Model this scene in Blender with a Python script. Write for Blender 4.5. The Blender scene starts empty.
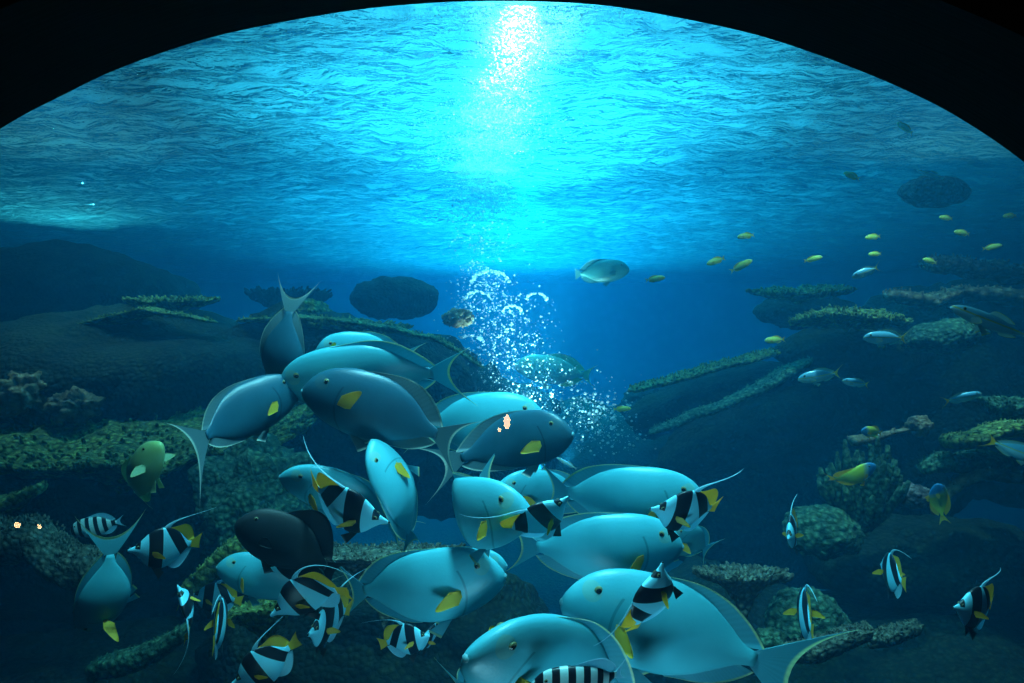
import bpy, bmesh, math, random
from mathutils import Vector, Matrix, noise
C = bpy.context.scene.collection
rnd = random.Random(7)
F = 683.0
EYE = 1.5            # eye height of the visitor above the hall floor
SURF = EYE + 2.2     # water surface level

def at(x, y, Y):
    return Vector(((x-512.0)/F*Y, Y, EYE+(341.5-y)/F*Y))

# ------------------------------------------------------------------ materials
def newmat(name):
    m = bpy.data.materials.new(name); m.use_nodes = True
    nt = m.node_tree; nt.nodes.clear()
    out = nt.nodes.new('ShaderNodeOutputMaterial')
    return m, nt, out
def N(nt, t, **kw):
    n = nt.nodes.new(t)
    for k, v in kw.items():
        if k.startswith('i_'): n.inputs[k[2:].replace('_', ' ')].default_value = v
        else: setattr(n, k, v)
    return n
def ramp(nt, fac, stops, interp='LINEAR'):
    r = nt.nodes.new('ShaderNodeValToRGB'); e = r.color_ramp.elements
    r.color_ramp.interpolation = interp
    while len(e) < len(stops): e.new(0.5)
    for k, (p, c) in enumerate(stops):
        e[k].position = p; e[k].color = (*c, 1) if len(c) == 3 else c
    nt.links.new(fac, r.inputs[0]); return r
def attr(nt):
    a = nt.nodes.new('ShaderNodeAttribute'); a.attribute_name = 'rest'; a.attribute_type = 'GEOMETRY'
    return a

def fish_skin(name, build, rough=.38, scale_bump=.05):
    """build(nt, x, z, vec) returns the colour socket"""
    m, nt, out = newmat(name); L = nt.links.new
    a = attr(nt); s = N(nt, 'ShaderNodeSeparateXYZ'); L(a.outputs['Vector'], s.inputs[0])
    col = build(nt, s.outputs[0], s.outputs[2], a.outputs['Vector'])
    p = N(nt, 'ShaderNodeBsdfPrincipled', i_Roughness=rough)
    p.inputs['Specular IOR Level'].default_value = .45
    L(col, p.inputs['Base Color'])
    v = N(nt, 'ShaderNodeTexVoronoi', i_Scale=75.0); L(a.outputs['Vector'], v.inputs['Vector'])
    b = N(nt, 'ShaderNodeBump', i_Strength=scale_bump, i_Distance=.004); L(v.outputs['Distance'], b.inputs['Height'])
    L(b.outputs[0], p.inputs['Normal']); L(p.outputs[0], out.inputs[0])
    return m
def mathn(nt, op, a, b=None, c=None):
    n = nt.nodes.new('ShaderNodeMath'); n.operation = op
    for k, v in enumerate((a, b, c)):
        if v is None: continue
        if isinstance(v, (int, float)): n.inputs[k].default_value = v
        else: nt.links.new(v, n.inputs[k])
    return n.outputs[0]
def mixc(nt, f, a, b):
    n = nt.nodes.new('ShaderNodeMix'); n.data_type = 'RGBA'
    for s, v in ((n.inputs[0], f), (n.inputs[6], a), (n.inputs[7], b)):
        if isinstance(v, (int, float)): s.default_value = v
        elif isinstance(v, tuple): s.default_value = (*v, 1)
        else: nt.links.new(v, s)
    return n.outputs[2]
def mottled(c1, c2, scale=5.0):
    def f(nt, x, z, vec):
        n = N(nt, 'ShaderNodeTexNoise', i_Scale=scale, i_Detail=4.0); nt.links.new(vec, n.inputs['Vector'])
        return ramp(nt, n.outputs[0], [(.3, c1), (.7, c2)]).outputs[0]
    return f
def surgeon_col(c1, c2, face):
    def f(nt, x, z, vec):
        base = mottled(c1, c2, 4)(nt, x, z, vec)
        # pale gill edge and a faint yellow mask in front of the eye
        d = mathn(nt, 'ADD', mathn(nt, 'POWER', mathn(nt, 'SUBTRACT', x, .40), 2.0), mathn(nt, 'POWER', mathn(nt, 'SUBTRACT', z, .085), 2.0))
        mk = mathn(nt, 'LESS_THAN', d, .0016)
        base = mixc(nt, mathn(nt, 'MULTIPLY', mk, .25), base, face)
        g = mathn(nt, 'ABSOLUTE', mathn(nt, 'SUBTRACT', mathn(nt, 'ADD', x, mathn(nt, 'MULTIPLY', mathn(nt, 'POWER', mathn(nt, 'ABSOLUTE', z), 2.0), 2.2)), .295))
        gl = mathn(nt, 'MULTIPLY', mathn(nt, 'LESS_THAN', g, .006), mathn(nt, 'LESS_THAN', z, .10))
        return mixc(nt, gl, base, tuple(v*.75 for v in c1))
    return f
def banner_col(nt, x, z, vec):
    w = (.22, .74, .92); k = (.006, .008, .014)
    b1 = mathn(nt, 'LESS_THAN', mathn(nt, 'ABSOLUTE', mathn(nt, 'SUBTRACT', mathn(nt, 'SUBTRACT', x, mathn(nt, 'MULTIPLY', z, .12)), .155)), .085)
    b2 = mathn(nt, 'LESS_THAN', mathn(nt, 'ABSOLUTE', mathn(nt, 'SUBTRACT', mathn(nt, 'SUBTRACT', x, mathn(nt, 'MULTIPLY', z, .62)), -.185)), .075)
    mask = mathn(nt, 'MULTIPLY', mathn(nt, 'LESS_THAN', mathn(nt, 'ABSOLUTE', mathn(nt, 'SUBTRACT', x, .375)), .028), mathn(nt, 'GREATER_THAN', z, .03))
    nose = mathn(nt, 'GREATER_THAN', x, .485)
    t = mathn(nt, 'MAXIMUM', mathn(nt, 'MAXIMUM', b1, b2), mathn(nt, 'MAXIMUM', mask, nose))
    return mixc(nt, t, w, k)
def sergeant_col(nt, x, z, vec):
    s = mathn(nt, 'SINE', mathn(nt, 'MULTIPLY', mathn(nt, 'ADD', x, .03), 44.0))
    return mixc(nt, mathn(nt, 'GREATER_THAN', s, .05), (.55, .78, .80), (.008, .010, .018))
def yellow_blue_col(nt, x, z, vec):
    t = ramp(nt, mathn(nt, 'ADD', x, mathn(nt, 'MULTIPLY', z, -.5)), [(.18, (.95, .80, .05)), (.33, (.06, .30, .65))]).outputs[0]
    return t
def fusilier_col(nt, x, z, vec):
    up = mathn(nt, 'GREATER_THAN', z, .02)
    a = mixc(nt, up, (.42, .72, .82), (.20, .55, .75))
    line = mathn(nt, 'LESS_THAN', mathn(nt, 'ABSOLUTE', mathn(nt, 'SUBTRACT', z, .018)), .008)
    return mixc(nt, line, a, (.62, .62, .20))

def fin_mat(name, col, tip=None, trans=.45):
    m, nt, out = newmat(name); L = nt.links.new
    a = attr(nt); s = N(nt, 'ShaderNodeSeparateXYZ'); L(a.outputs['Vector'], s.inputs[0])
    # rest.y on a fin runs 0 at the base to 1 at the edge; rest.x counts along the base
    c = ramp(nt, s.outputs[1], [(.0, col), (.86, col), (.93, tip or col), (1, tip or col)]).outputs[0]
    rays = mathn(nt, 'SINE', mathn(nt, 'MULTIPLY', s.outputs[0], 160.0))
    c2 = mixc(nt, mathn(nt, 'MULTIPLY', mathn(nt, 'ADD', rays, 1.0), .07), c, tuple(v*.45 for v in col))
    d = N(nt, 'ShaderNodeBsdfPrincipled', i_Roughness=.45); L(c2, d.inputs['Base Color'])
    t = N(nt, 'ShaderNodeBsdfTranslucent'); L(c2, t.inputs[0])
    mx = N(nt, 'ShaderNodeMixShader', i_Fac=trans); L(d.outputs[0], mx.inputs[1]); L(t.outputs[0], mx.inputs[2])
    b = N(nt, 'ShaderNodeBump', i_Strength=.1, i_Distance=.002); L(rays, b.inputs['Height']); L(b.outputs[0], d.inputs['Normal'])
    L(mx.outputs[0], out.inputs[0]); return m
def plain(name, col, rough=.5, **kw):
    m, nt, out = newmat(name)
    p = N(nt, 'ShaderNodeBsdfPrincipled', i_Roughness=rough); p.inputs['Base Color'].default_value = (*col, 1)
    for k, v in kw.items(): p.inputs[k.replace('_', ' ')].default_value = v
    n = N(nt, 'ShaderNodeTexNoise', i_Scale=40.0); b = N(nt, 'ShaderNodeBump', i_Strength=.1, i_Distance=.01)
    nt.links.new(n.outputs[0], b.inputs['Height']); nt.links.new(b.outputs[0], p.inputs['Normal'])
    nt.links.new(p.outputs[0], out.inputs[0]); return m
def reef_mat(name, c1, c2, c3, sc=1.0, poly=26.0, bump=.8):
    """mottled encrusted coral: three colours of growth, knobbly polyps"""
    m, nt, out = newmat(name); L = nt.links.new
    g = N(nt, 'ShaderNodeNewGeometry')
    n1 = N(nt, 'ShaderNodeTexNoise', i_Scale=2.2*sc, i_Detail=6.0, i_Roughness=.65); L(g.outputs['Position'], n1.inputs['Vector'])
    n2 = N(nt, 'ShaderNodeTexNoise', i_Scale=11*sc, i_Detail=5.0, i_Roughness=.7); L(g.outputs['Position'], n2.inputs['Vector'])
    v = N(nt, 'ShaderNodeTexVoronoi', i_Scale=poly); L(g.outputs['Position'], v.inputs['Vector'])
    a = ramp(nt, n1.outputs[0], [(.34, c1), (.5, c2), (.66, c3)]).outputs[0]
    bb = ramp(nt, n2.outputs[0], [(.35, tuple(q*.35 for q in c1)), (.6, c3)]).outputs[0]
    c = mixc(nt, .45, a, bb)
    vd = ramp(nt, v.outputs['Distance'], [(.15, (1.25, 1.25, 1.25)), (.6, (.45, .45, .45))]).outputs[0]
    mm = N(nt, 'ShaderNodeMix', data_type='RGBA', blend_type='MULTIPLY'); mm.inputs[0].default_value = 1
    L(c, mm.inputs[6]); L(vd, mm.inputs[7])
    p = N(nt, 'ShaderNodeBsdfPrincipled', i_Roughness=.85); p.inputs['Specular IOR Level'].default_value = .2
    L(mm.outputs[2], p.inputs['Base Color'])
    h = mathn(nt, 'SUBTRACT', mathn(nt, 'MULTIPLY', n2.outputs[0], 1.2), v.outputs['Distance'])
    b = N(nt, 'ShaderNodeBump', i_Strength=bump, i_Distance=.05); L(h, b.inputs['Height']); L(b.outputs[0], p.inputs['Normal'])
    L(p.outputs[0], out.inputs[0]); return m

M = dict(
 surgeon=fish_skin('surgeonfish_skin', surgeon_col((.055, .40, .50), (.09, .50, .60), (.40, .50, .22))),
 surgeon_dark=fish_skin('dark_surgeonfish_skin', surgeon_col((.012, .075, .12), (.02, .11, .165), (.09, .14, .13))),
 black_skin=fish_skin('black_fish_skin', mottled((.006, .010, .014), (.012, .018, .024)), rough=.6),
 banner=fish_skin('bannerfish_skin', banner_col, scale_bump=.08),
 sergeant=fish_skin('sergeant_skin', sergeant_col),
 yb=fish_skin('yellow_blue_skin', yellow_blue_col),
 yellow=fish_skin('yellow_green_skin', mottled((.80, .78, .10), (.95, .85, .16))),
 fusilier=fish_skin('fusilier_skin', fusilier_col, rough=.25),
 rabbit=fish_skin('rabbitfish_skin', mottled((.22, .40, .24), (.36, .48, .16), 3)),
 wrasse=fish_skin('wrasse_skin', mottled((.03, .16, .16), (.06, .22, .20), 9)),
 pale=fish_skin('pale_skin', mottled((.35, .55, .45), (.45, .62, .42), 5)),
 fin_surgeon=fin_mat('surgeonfish_fin', (.10, .46, .56), (.65, .75, .42), .5),
 fin_dark=fin_mat('dark_fin', (.12, .22, .25), (.62, .68, .58), .4),
 fin_black=fin_mat('black_fin', (.006, .008, .012), None, .15),
 fin_yellow=fin_mat('yellow_fin', (.98, .62, .05), None),
 fin_white=fin_mat('white_fin', (.38, .74, .86), None),
 fin_teal=fin_mat('teal_fin', (.08, .28, .30), (.1, .4, .5)),
 fin_green=fin_mat('green_fin', (.35, .50, .28), (.55, .6, .3)),
 fin_silver=fin_mat('silver_fin', (.40, .58, .58), (.62, .62, .25)),
 eye=plain('fish_eye', (.008, .008, .010), .12),
 iris=plain('fish_iris', (.22, .22, .10), .3),
 lip=plain('pale_lips', (.16, .42, .48), .5),
 reef_green=reef_mat('green_coral', (.05, .09, .035), (.18, .25, .07), (.46, .48, .13), 1.6, 30),
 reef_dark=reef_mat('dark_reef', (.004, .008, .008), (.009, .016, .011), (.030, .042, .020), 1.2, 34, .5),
 reef_brown=reef_mat('brown_coral', (.20, .10, .06), (.48, .27, .17), (.62, .42, .24), 1.5, 16),
 reef_teal=reef_mat('teal_reef_rock', (.03, .09, .07), (.07, .17, .12), (.16, .28, .15), 2.2, 34),
 reef_grain=reef_mat('grainy_coral', (.10, .10, .08), (.22, .20, .15), (.36, .34, .24), 2.0, 42),
 reef_purple=reef_mat('mauve_coral_and_reflection', (.18, .11, .14), (.34, .22, .24), (.42, .32, .28), 2.0, 30),
)

# ------------------------------------------------------------------ object helpers
def link(name, me, mat, parent=None, smooth=True):
    o = bpy.data.objects.new(name, me); C.objects.link(o)
    if mat is not None and not me.materials: me.materials.append(mat)
    if smooth: me.polygons.foreach_set('use_smooth', [True]*len(me.polygons))
    if parent is not None: o.parent = parent
    return o
def mesh(name, vs, fs):
    me = bpy.data.meshes.new(name); me.from_pydata([tuple(v) for v in vs], [], fs); me.update(); return me
def tag(o, label=None, cat=None, group=None, kind=None):
    if label: o['label'] = label
    if cat: o['category'] = cat
    if group: o['group'] = group
    if kind: o['kind'] = kind
    return o
def empty(name):
    o = bpy.data.objects.new(name, None); C.objects.link(o); o.empty_display_size = .05; return o

# ------------------------------------------------------------------ fish
def interp(pts, t):
    for k in range(len(pts)-1):
        if t <= pts[k+1][0] or k == len(pts)-2:
            (t0, a), (t1, b) = pts[k], pts[k+1]
            p = pts[k-1][1] if k else a-(b-a)*.5
            q = pts[k+2][1] if k+2 < len(pts) else b
            u = (t-t0)/(t1-t0)
            tp = pts[k-1][0] if k else t0-(t1-t0); tq = pts[k+2][0] if k+2 < len(pts) else t1+(t1-t0)
            m0 = (b-p)/(t1-tp)*(t1-t0); m1 = (q-a)/(tq-t0)*(t1-t0)
            return (2*u**3-3*u*u+1)*a+(u**3-2*u*u+u)*m0+(-2*u**3+3*u*u)*b+(u**3-u*u)*m1
OVAL = dict(x0=.5, x1=-.34,
  top=[(0, .010), (.012, .038), (.04, .080), (.08, .122), (.14, .160), (.22, .188), (.32, .206), (.45, .212), (.58, .203), (.72, .163), (.84, .100), (.92, .052), (1, .032)],
  bot=[(0, -.022), (.012, -.045), (.04, -.072), (.08, -.100), (.14, -.132), (.22, -.162), (.32, -.186), (.45, -.200), (.58, -.192), (.72, -.152), (.84, -.092), (.92, -.048), (1, -.030)],
  wid=[(0, .008), (.012, .022), (.04, .036), (.08, .047), (.14, .060), (.22, .072), (.34, .083), (.45, .082), (.6, .068), (.75, .043), (.86, .024), (1, .011)])
DISC = dict(x0=.5, x1=-.32,
  top=[(0, .002), (.03, .022), (.10, .048), (.17, .105), (.25, .190), (.36, .275), (.5, .305), (.62, .290), (.75, .225), (.87, .120), (.94, .060), (1, .045)],
  bot=[(0, -.004), (.03, -.022), (.10, -.045), (.2, -.120), (.32, -.225), (.45, -.285), (.58, -.290), (.72, -.230), (.85, -.125), (.93, -.060), (1, -.045)],
  wid=[(0, .004), (.03, .012), (.10, .026), (.2, .050), (.32, .068), (.45, .072), (.6, .062), (.75, .040), (.88, .020), (1, .010)])
def scaled(p, kz, kw=1.0):
    return dict(x0=p['x0'], x1=p['x1'], top=[(t, v*kz) for t, v in p['top']], bot=[(t, v*kz) for t, v in p['bot']], wid=[(t, v*kw) for t, v in p['wid']])
def prof(p, x):
    t = (p['x0']-x)/(p['x0']-p['x1']); t = min(1, max(0, t))
    return interp(p['top'], t), interp(p['bot'], t), interp(p['wid'], t)

def bender(b, curl=0.0):
    def f(v):
        x, y, z = v
        d = max(0, .12-x)
        y2 = y + b*d*d*2.2
        if x > .12: y2 += b*.35*(x-.12)**2
        return Vector((x+abs(b)*d*d*.35, y2 + curl*z*abs(z)*d*8, z))
    return f
def set_rest(me, rest):
    a = me.attributes.new('rest', 'FLOAT_VECTOR', 'POINT')
    a.data.foreach_set('vector', [c for r in rest for c in r])
def fish_body(p, bend, nx=34, nr=20):
    vs, fs = [], []
    for i in range(nx):
        u = i/(nx-1); t = u**1.25 if u < .5 else u**1.25
        x = p['x0']+(p['x1']-p['x0'])*t
        a, b, w = interp(p['top'], t), interp(p['bot'], t), interp(p['wid'], t)
        c, h = (a+b)/2, (a-b)/2
        for j in range(nr):
            th = 2*math.pi*j/nr; s, k = math.sin(th), math.cos(th)
            vs.append(Vector((x, w*math.copysign(abs(k)**.92, k)*(1-.25*abs(s)**3), c+h*math.copysign(abs(s)**1.0, s))))
    for i in range(nx-1):
        for j in range(nr):
            j2 = (j+1) % nr
            fs.append((i*nr+j, (i+1)*nr+j, (i+1)*nr+j2, i*nr+j2))
    fs.append(tuple(range(nr))); fs.append(tuple((nx-1)*nr+j for j in reversed(range(nr))))
    me = mesh('body', [bend(v) for v in vs], fs); set_rest(me, vs); return me
def fin_mesh(base, edge, bend, th=.006, rows=7, wave=.0, side=None):
    """base(s), edge(s) -> 3-D points for s in 0..1; a closed thin blade between them"""
    n = 22; vs, rest, fs = [], [], []
    for sgn in (1, -1):
        for i in range(n):
            s = i/(n-1); b, e = Vector(base(s)), Vector(edge(s))
            for j in range(rows):
                t = j/(rows-1); q = b.lerp(e, t)
                nrm = side or Vector((0, 1, 0))
                q = q + nrm*(sgn*th*(1-.75*t)*(.5) + wave*math.sin(s*9)*t*t)
                vs.append(bend(q)); rest.append((s, t, 0))
    K = n*rows
    for i in range(n-1):
        for j in range(rows-1):
            a, b, c, d = i*rows+j, (i+1)*rows+j, (i+1)*rows+j+1, i*rows+j+1
            fs.append((a, b, c, d)); fs.append((K+a, K+d, K+c, K+b))
    for i in range(n-1):
        for j in (0, rows-1):
            a, b = i*rows+j, (i+1)*rows+j
            fs.append((a, K+a, K+b, b))
    for i in (0, n-1):
        for j in range(rows-1):
            a, b = i*rows+j, i*rows+j+1
            fs.append((a, b, K+b, K+a))
    me = mesh('fin', vs, fs); set_rest(me, rest); return me
def bump01(s, a=.5, pw=1.0):
    """0 at the ends, 1 at a"""
    return max(0, math.sin(math.pi*(s**(math.log(.5)/math.log(a)))))**pw

SPEC = {
 'surgeonfish': dict(p=OVAL, skin='surgeon', dorsal=(.26, -.28, .030, .76), anal=(.02, -.27, .030, .72), tail=(.115, .135, .20), fins='fin_surgeon', pect='fin_yellow', pl=.13, cat='fish'),
 'dark_surgeonfish': dict(p=OVAL, skin='surgeon_dark', dorsal=(.26, -.28, .034, .78), anal=(.02, -.27, .030, .72), tail=(.115, .145, .21), fins='fin_dark', pect='fin_yellow', pl=.13),
 'black_fish': dict(p=scaled(OVAL, 1.12), skin='black_skin', dorsal=(.2, -.27, .10, .6), anal=(.05, -.27, .09, .6), tail=(.10, .08, .15), fins='fin_black', pect='fin_black', pl=.10),
 'bannerfish': dict(p=DISC, skin='banner', dorsal=(.02, -.27, .13, .72), anal=(-.02, -.26, .13, .6), tail=(.16, .02, .12), fins='fin_yellow', analm='fin_white', pect='fin_yellow', pl=.15, filament=True, pelvic='fin_black'),
 'sergeant_fish': dict(p=scaled(OVAL, .98), skin='sergeant', dorsal=(.22, -.25, .07, .7), anal=(.0, -.25, .06, .65), tail=(.08, .10, .13), fins='fin_white', pect='fin_white', pl=.10),
 'yellow_damselfish': dict(p=scaled(OVAL, .95), skin='yb', dorsal=(.22, -.25, .07, .7), anal=(.0, -.25, .06, .65), tail=(.10, .07, .12), fins='fin_yellow', pect='fin_yellow', pl=.10),
 'yellow_fish': dict(p=scaled(OVAL, .70), skin='yellow', dorsal=(.22, -.25, .05, .6), anal=(.0, -.25, .04, .6), tail=(.11, .10, .14), fins='fin_yellow', pect='fin_yellow', pl=.08),
 'fusilier': dict(p=scaled(OVAL, .62, .85), skin='fusilier', dorsal=(.2, -.25, .035, .4), anal=(-.05, -.25, .03, .4), tail=(.08, .15, .17), tailm='fin_yellow', fins='fin_silver', pect='fin_silver', pl=.09),
 'slender_fish': dict(p=scaled(OVAL, .36, .55), skin='fusilier', dorsal=(.12, -.1, .04, .3), anal=(-.05, -.18, .02, .4), tail=(.05, .08, .09), fins='fin_silver', pect='fin_silver', pl=.07),
 'humphead_wrasse': dict(p=scaled(OVAL, .95, 1.1), skin='wrasse', dorsal=(.2, -.27, .05, .7), anal=(.0, -.26, .05, .7), tail=(.11, .0, .10), fins='fin_teal', pect='fin_teal', pl=.11),
 'rabbitfish': dict(p=scaled(OVAL, .80, 1.15), skin='rabbit', dorsal=(.2, -.27, .07, .6), anal=(.0, -.26, .05, .6), tail=(.10, .09, .13), fins='fin_green', pect='fin_green', pl=.14, pelvic='fin_green'),
 'pale_fish': dict(p=scaled(OVAL, .80), skin='pale', dorsal=(.2, -.27, .05, .6), anal=(.0, -.26, .05, .6), tail=(.09, .10, .14), fins='fin_green', pect='fin_green', pl=.1),
}
LEN = {}
def eye_mesh(r):
    bm = bmesh.new(); bmesh.ops.create_uvsphere(bm, u_segments=14, v_segments=10, radius=r)
    for v in bm.verts: v.co.y *= .45
    me = bpy.data.meshes.new('eye'); bm.to_mesh(me); bm.free()
    return me
EYE_ME, PUP_ME = {}, {}

def fish(kind, label, x, y, Y, px, a=0, d=0, r=0, b=0, curl=0, flip=None, pect=(35, 35), group=None, small=False, name=None, dfin=1.0, tk=1.0, pk_=1.25, fil=1.0, pz=-.3):
    """a: heading in the picture plane (deg, 0 = right, 90 = up); d: turned towards the viewer; r: roll, back towards the viewer; px: seen size of the unforeshortened length"""
    sp = SPEC[kind]; p = sp['p']
    root = empty(name or kind); tag(root, label, 'fish', group)
    Lm = px/F*Y
    A, D = math.radians(a), math.radians(d)
    h = Vector((math.cos(A)*math.cos(D), -math.sin(D), math.sin(A)*math.cos(D)))
    f = (-1 if math.cos(A) < -1e-6 else 1) if flip is None else flip
    up = Vector((-math.sin(A)*f, 0, math.cos(A)*f))
    up = (up-h*up.dot(h)).normalized()
    R_ = Matrix.Rotation(math.radians(r), 3, h)
    if (R_ @ up).y > up.y and r > 0: R_ = Matrix.Rotation(math.radians(-r), 3, h)
    elif r < 0 and (R_ @ up).y < up.y: R_ = Matrix.Rotation(math.radians(-r), 3, h)
    up = R_ @ up
    side = up.cross(h)
    m3 = Matrix((h, side, up)).transposed()
    root.matrix_world = Matrix.Translation(at(x, y, Y)) @ m3.to_4x4() @ Matrix.Scale(Lm, 4)
    bend = bender(b, curl)
    skin = M[sp['skin']]; fm = M[sp['fins']]
    body = link('body', fish_body(p, bend, 26 if small else 44, 16 if small else 26), skin, root)
    x0, x1, hh, pk = sp['dorsal']; hh *= dfin
    dm = fm
    base = lambda s: Vector((x0+(x1-x0)*s, 0, prof(p, x0+(x1-x0)*s)[0]-.012))
    def edge(s):
        q = base(s); k = bump01(min(.999, max(.001, s)), pk, .6)
        return q+Vector((-.035-.05*s, 0, .014+hh*k))
    link('dorsal_fin', fin_mesh(base, edge, bend, wave=.004), dm, root)
    y0, y1, ah, pk2 = sp['anal']
    base = lambda s: Vector((y0+(y1-y0)*s, 0, prof(p, y0+(y1-y0)*s)[1]+.012))
    def edge(s):
        q = base(s); k = bump01(min(.999, max(.001, s)), pk2, .6)
        return q+Vector((-.03-.05*s, 0, -.014-ah*k))
    link('anal_fin', fin_mesh(base, edge, bend, wave=-.004), M[sp.get('analm', sp['fins'])], root)
    tb, tf, tz = sp['tail']; xe = p['x1']+.02; ht = prof(p, p['x1'])[0]
    base = lambda s: Vector((xe, 0, ht*.9*(2*s-1)))
    def edge(s):
        q = 2*s-1
        return Vector((xe-(tb+tf*abs(q)**1.7)*tk, 0, tk*tz*math.copysign(abs(q)**.85, q)))
    link('tail_fin', fin_mesh(base, edge, bend, rows=9), M[sp.get('tailm', sp['fins'])], root)
    pl = sp['pl']*pk_
    for sg, ang in ((1, pect[0]), (-1, pect[1])):
        if ang is None: continue
        px0 = .27 if kind != 'bannerfish' else .20
        t_, b_, w_ = prof(p, px0)
        o = Vector((px0, sg*w_*.93, -.02)); g = math.radians(ang)
        dirv = Vector((-math.cos(g), sg*math.sin(g), pz)).normalized()
        vv = Vector((.10, 0, 1)) if abs(pz) < .7 else Vector((.8, 0, .5))
        vv = (vv-dirv*vv.dot(dirv)).normalized(); nn = dirv.cross(vv).normalized()
        base = lambda s, o=o, vv=vv: o+vv*(.030*(s-.5))
        edge = lambda s, o=o, vv=vv, dirv=dirv: o+dirv*(pl*(.30+.70*bump01(min(.999, max(.001, s)), .66, .7)))+vv*(.095*(s-.5))
        link('pectoral_fin', fin_mesh(base, edge, bend, th=.005, side=nn), M[sp['pect']], root)
    if 'pelvic' in sp or not small:
        for sg in (1, -1):
            t_, b_, w_ = prof(p, .17)
            o = Vector((.17, sg*.02, b_+.012))
            plen = .17 if kind == 'bannerfish' else .085
            base = lambda s, o=o: o+Vector((-.045*s, 0, 0))
            edge = lambda s, o=o, sg=sg, plen=plen: o+Vector((-.05-.06*s-plen*.35, sg*.03, -plen*(1-.55*s)))
            link('pelvic_fin', fin_mesh(base, edge, bend, th=.005, rows=5), M[sp.get('pelvic', sp['fins'])], root)
    if sp.get('filament'):
        q = []; z0 = prof(p, .06)[0]
        for k in range(15):
            t = k/14; q.append((Vector((.06-.10*t-.62*t*t, 0, z0-.02+(.38*t-.22*t*t)*fil)), .028*(1-t)**.8+.006))
        vs, rest, fs = [], [], []
        for c, rr in q:
            for j in range(8):
                th = 2*math.pi*j/8; vs.append(bend(c+Vector((rr*1.3*math.cos(th), rr*.35*math.sin(th), 0)))); rest.append((.3, .3, 0))
        for k in range(14):
            for j in range(8):
                j2 = (j+1) % 8; fs.append((k*8+j, k*8+j2, (k+1)*8+j2, (k+1)*8+j))
        fs.append(tuple(range(8))[::-1]); fs.append(tuple(14*8+j for j in range(8)))
        me = mesh('filament', vs, fs); set_rest(me, rest); link('dorsal_filament', me, M['fin_white'], root)
    er = .026 if small or kind in ('fusilier', 'yellow_fish', 'yellow_damselfish') else .019
    ex = .375 if kind != 'bannerfish' else .372
    ez = prof(p, ex)[0]*.58
    for sg in (1, -1):
        w_ = prof(p, ex)[2]; t_, b_, _ = prof(p, ex)
        rel = (ez-(t_+b_)/2)/((t_-b_)/2); yy = w_*math.sqrt(max(.05, 1-rel*rel))*.97
        if er not in EYE_ME:
            EYE_ME[er] = eye_mesh(er); PUP_ME[er] = eye_mesh(er*.62)
        pos = bend(Vector((ex, sg*yy*.90, ez)))
        e = link('eye', EYE_ME[er], M['iris'], root); e.location = pos
        if not small:
            q = link('pupil', PUP_ME[er], M['eye'], e); q.location = (0, sg*er*.30, 0)
    if not small and kind in ('surgeonfish', 'dark_surgeonfish', 'humphead_wrasse'):
        bm = bmesh.new()
        bmesh.ops.create_uvsphere(bm, u_segments=12, v_segments=8, radius=1)
        for v in bm.verts: v.co = bend(Vector((.496+.011*v.co.x, .017*v.co.y, -.010+.015*v.co.z-(.003 if abs(v.co.z) < .2 else 0))))
        me = bpy.data.meshes.new('lips'); bm.to_mesh(me); bm.free(); link('lips', me, M['lip'], root)
    return root

#__FISH__
S = 'surgeonfish'; K = 'dark_surgeonfish'; B = 'bannerfish'
gs = 'big surgeonfish crowding the middle of the tank'
fish(K, 'grey surgeonfish diving away with its tail curled up beside the dark boulder', 283, 352, 2.3, 108, a=-100, d=-40, b=-.5, group=gs, pect=(60, 40))
fish(K, 'dark round surgeonfish turning away, its black tail sweeping out to the lower left', 239, 414, 2.12, 136, a=27, d=-38, r=20, b=-.4, group=gs, tk=1.5)
fish(S, 'pale surgeonfish with a yellow pectoral fin swimming left above the dark one, forked tail behind', 372, 374, 2.25, 184, a=188, d=4, r=36, b=.15, group=gs, pect=(25, 40), pz=1.1, pk_=1.5)
fish(S, 'pale surgeonfish back with yellow fin just showing behind the upper leftward surgeonfish', 368, 352, 2.55, 100, a=176, d=20, r=25, b=.1, group=gs, pect=(80, 30))
fish(K, 'dark surgeonfish with one bright yellow pectoral fin and raised dorsal fin swimming left', 386, 412, 2.02, 168, a=163, d=8, r=10, b=.3, group=gs, pect=(25, 40), pz=1.0, pk_=1.4, dfin=1.9)
fish(S, 'surgeonfish behind the bubble-side group, only its curved back and blue tail showing', 472, 425, 2.6, 150, a=6, d=10, r=10, b=.1, group=gs)
fish(K, 'dark surgeonfish facing right beside the bubbles, pale rear fins folded back', 512, 442, 2.25, 138, a=14, d=28, r=4, b=-.5, group=gs, pect=(20, 30))
fish(S, 'narrow upright pale surgeonfish seen on edge, nose pointing up', 402, 497, 2.0, 132, a=115, d=12, r=60, b=.25, group=gs, pect=(20, 15), flip=1)
fish(S, 'round surgeonfish with visible eye facing right, yellow pectoral fin stuck forward and tail curled down', 460, 514, 1.85, 178, a=12, d=42, r=2, b=.9, group=gs, pect=(80, 110))
fish(S, 'large deep-bodied surgeonfish facing right with a yellow-edged back behind the striped fish', 618, 500, 2.15, 170, a=2, d=14, r=14, b=.2, group=gs)
fish(S, 'surgeonfish turned left behind the white and black banded pair, dark flank showing', 548, 492, 2.5, 118, a=170, d=25, r=20, b=.3, group=gs)
fish(S, 'surgeonfish facing right with a yellow pectoral fin across its flank, middle of the school', 594, 550, 1.95, 176, a=4, d=4, r=10, b=.15, group=gs, pect=(12, 50))
fish(S, 'broad surgeonfish pointing right with a pale tail dipping to the lower left', 415, 590, 1.9, 186, a=12, d=8, r=8, b=.2, group=gs)
fish(S, 'surgeonfish half hidden under the round one, head pointing right towards the light streak', 462, 566, 2.1, 96, a=8, d=20, r=12, b=.1, group=gs)
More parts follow.
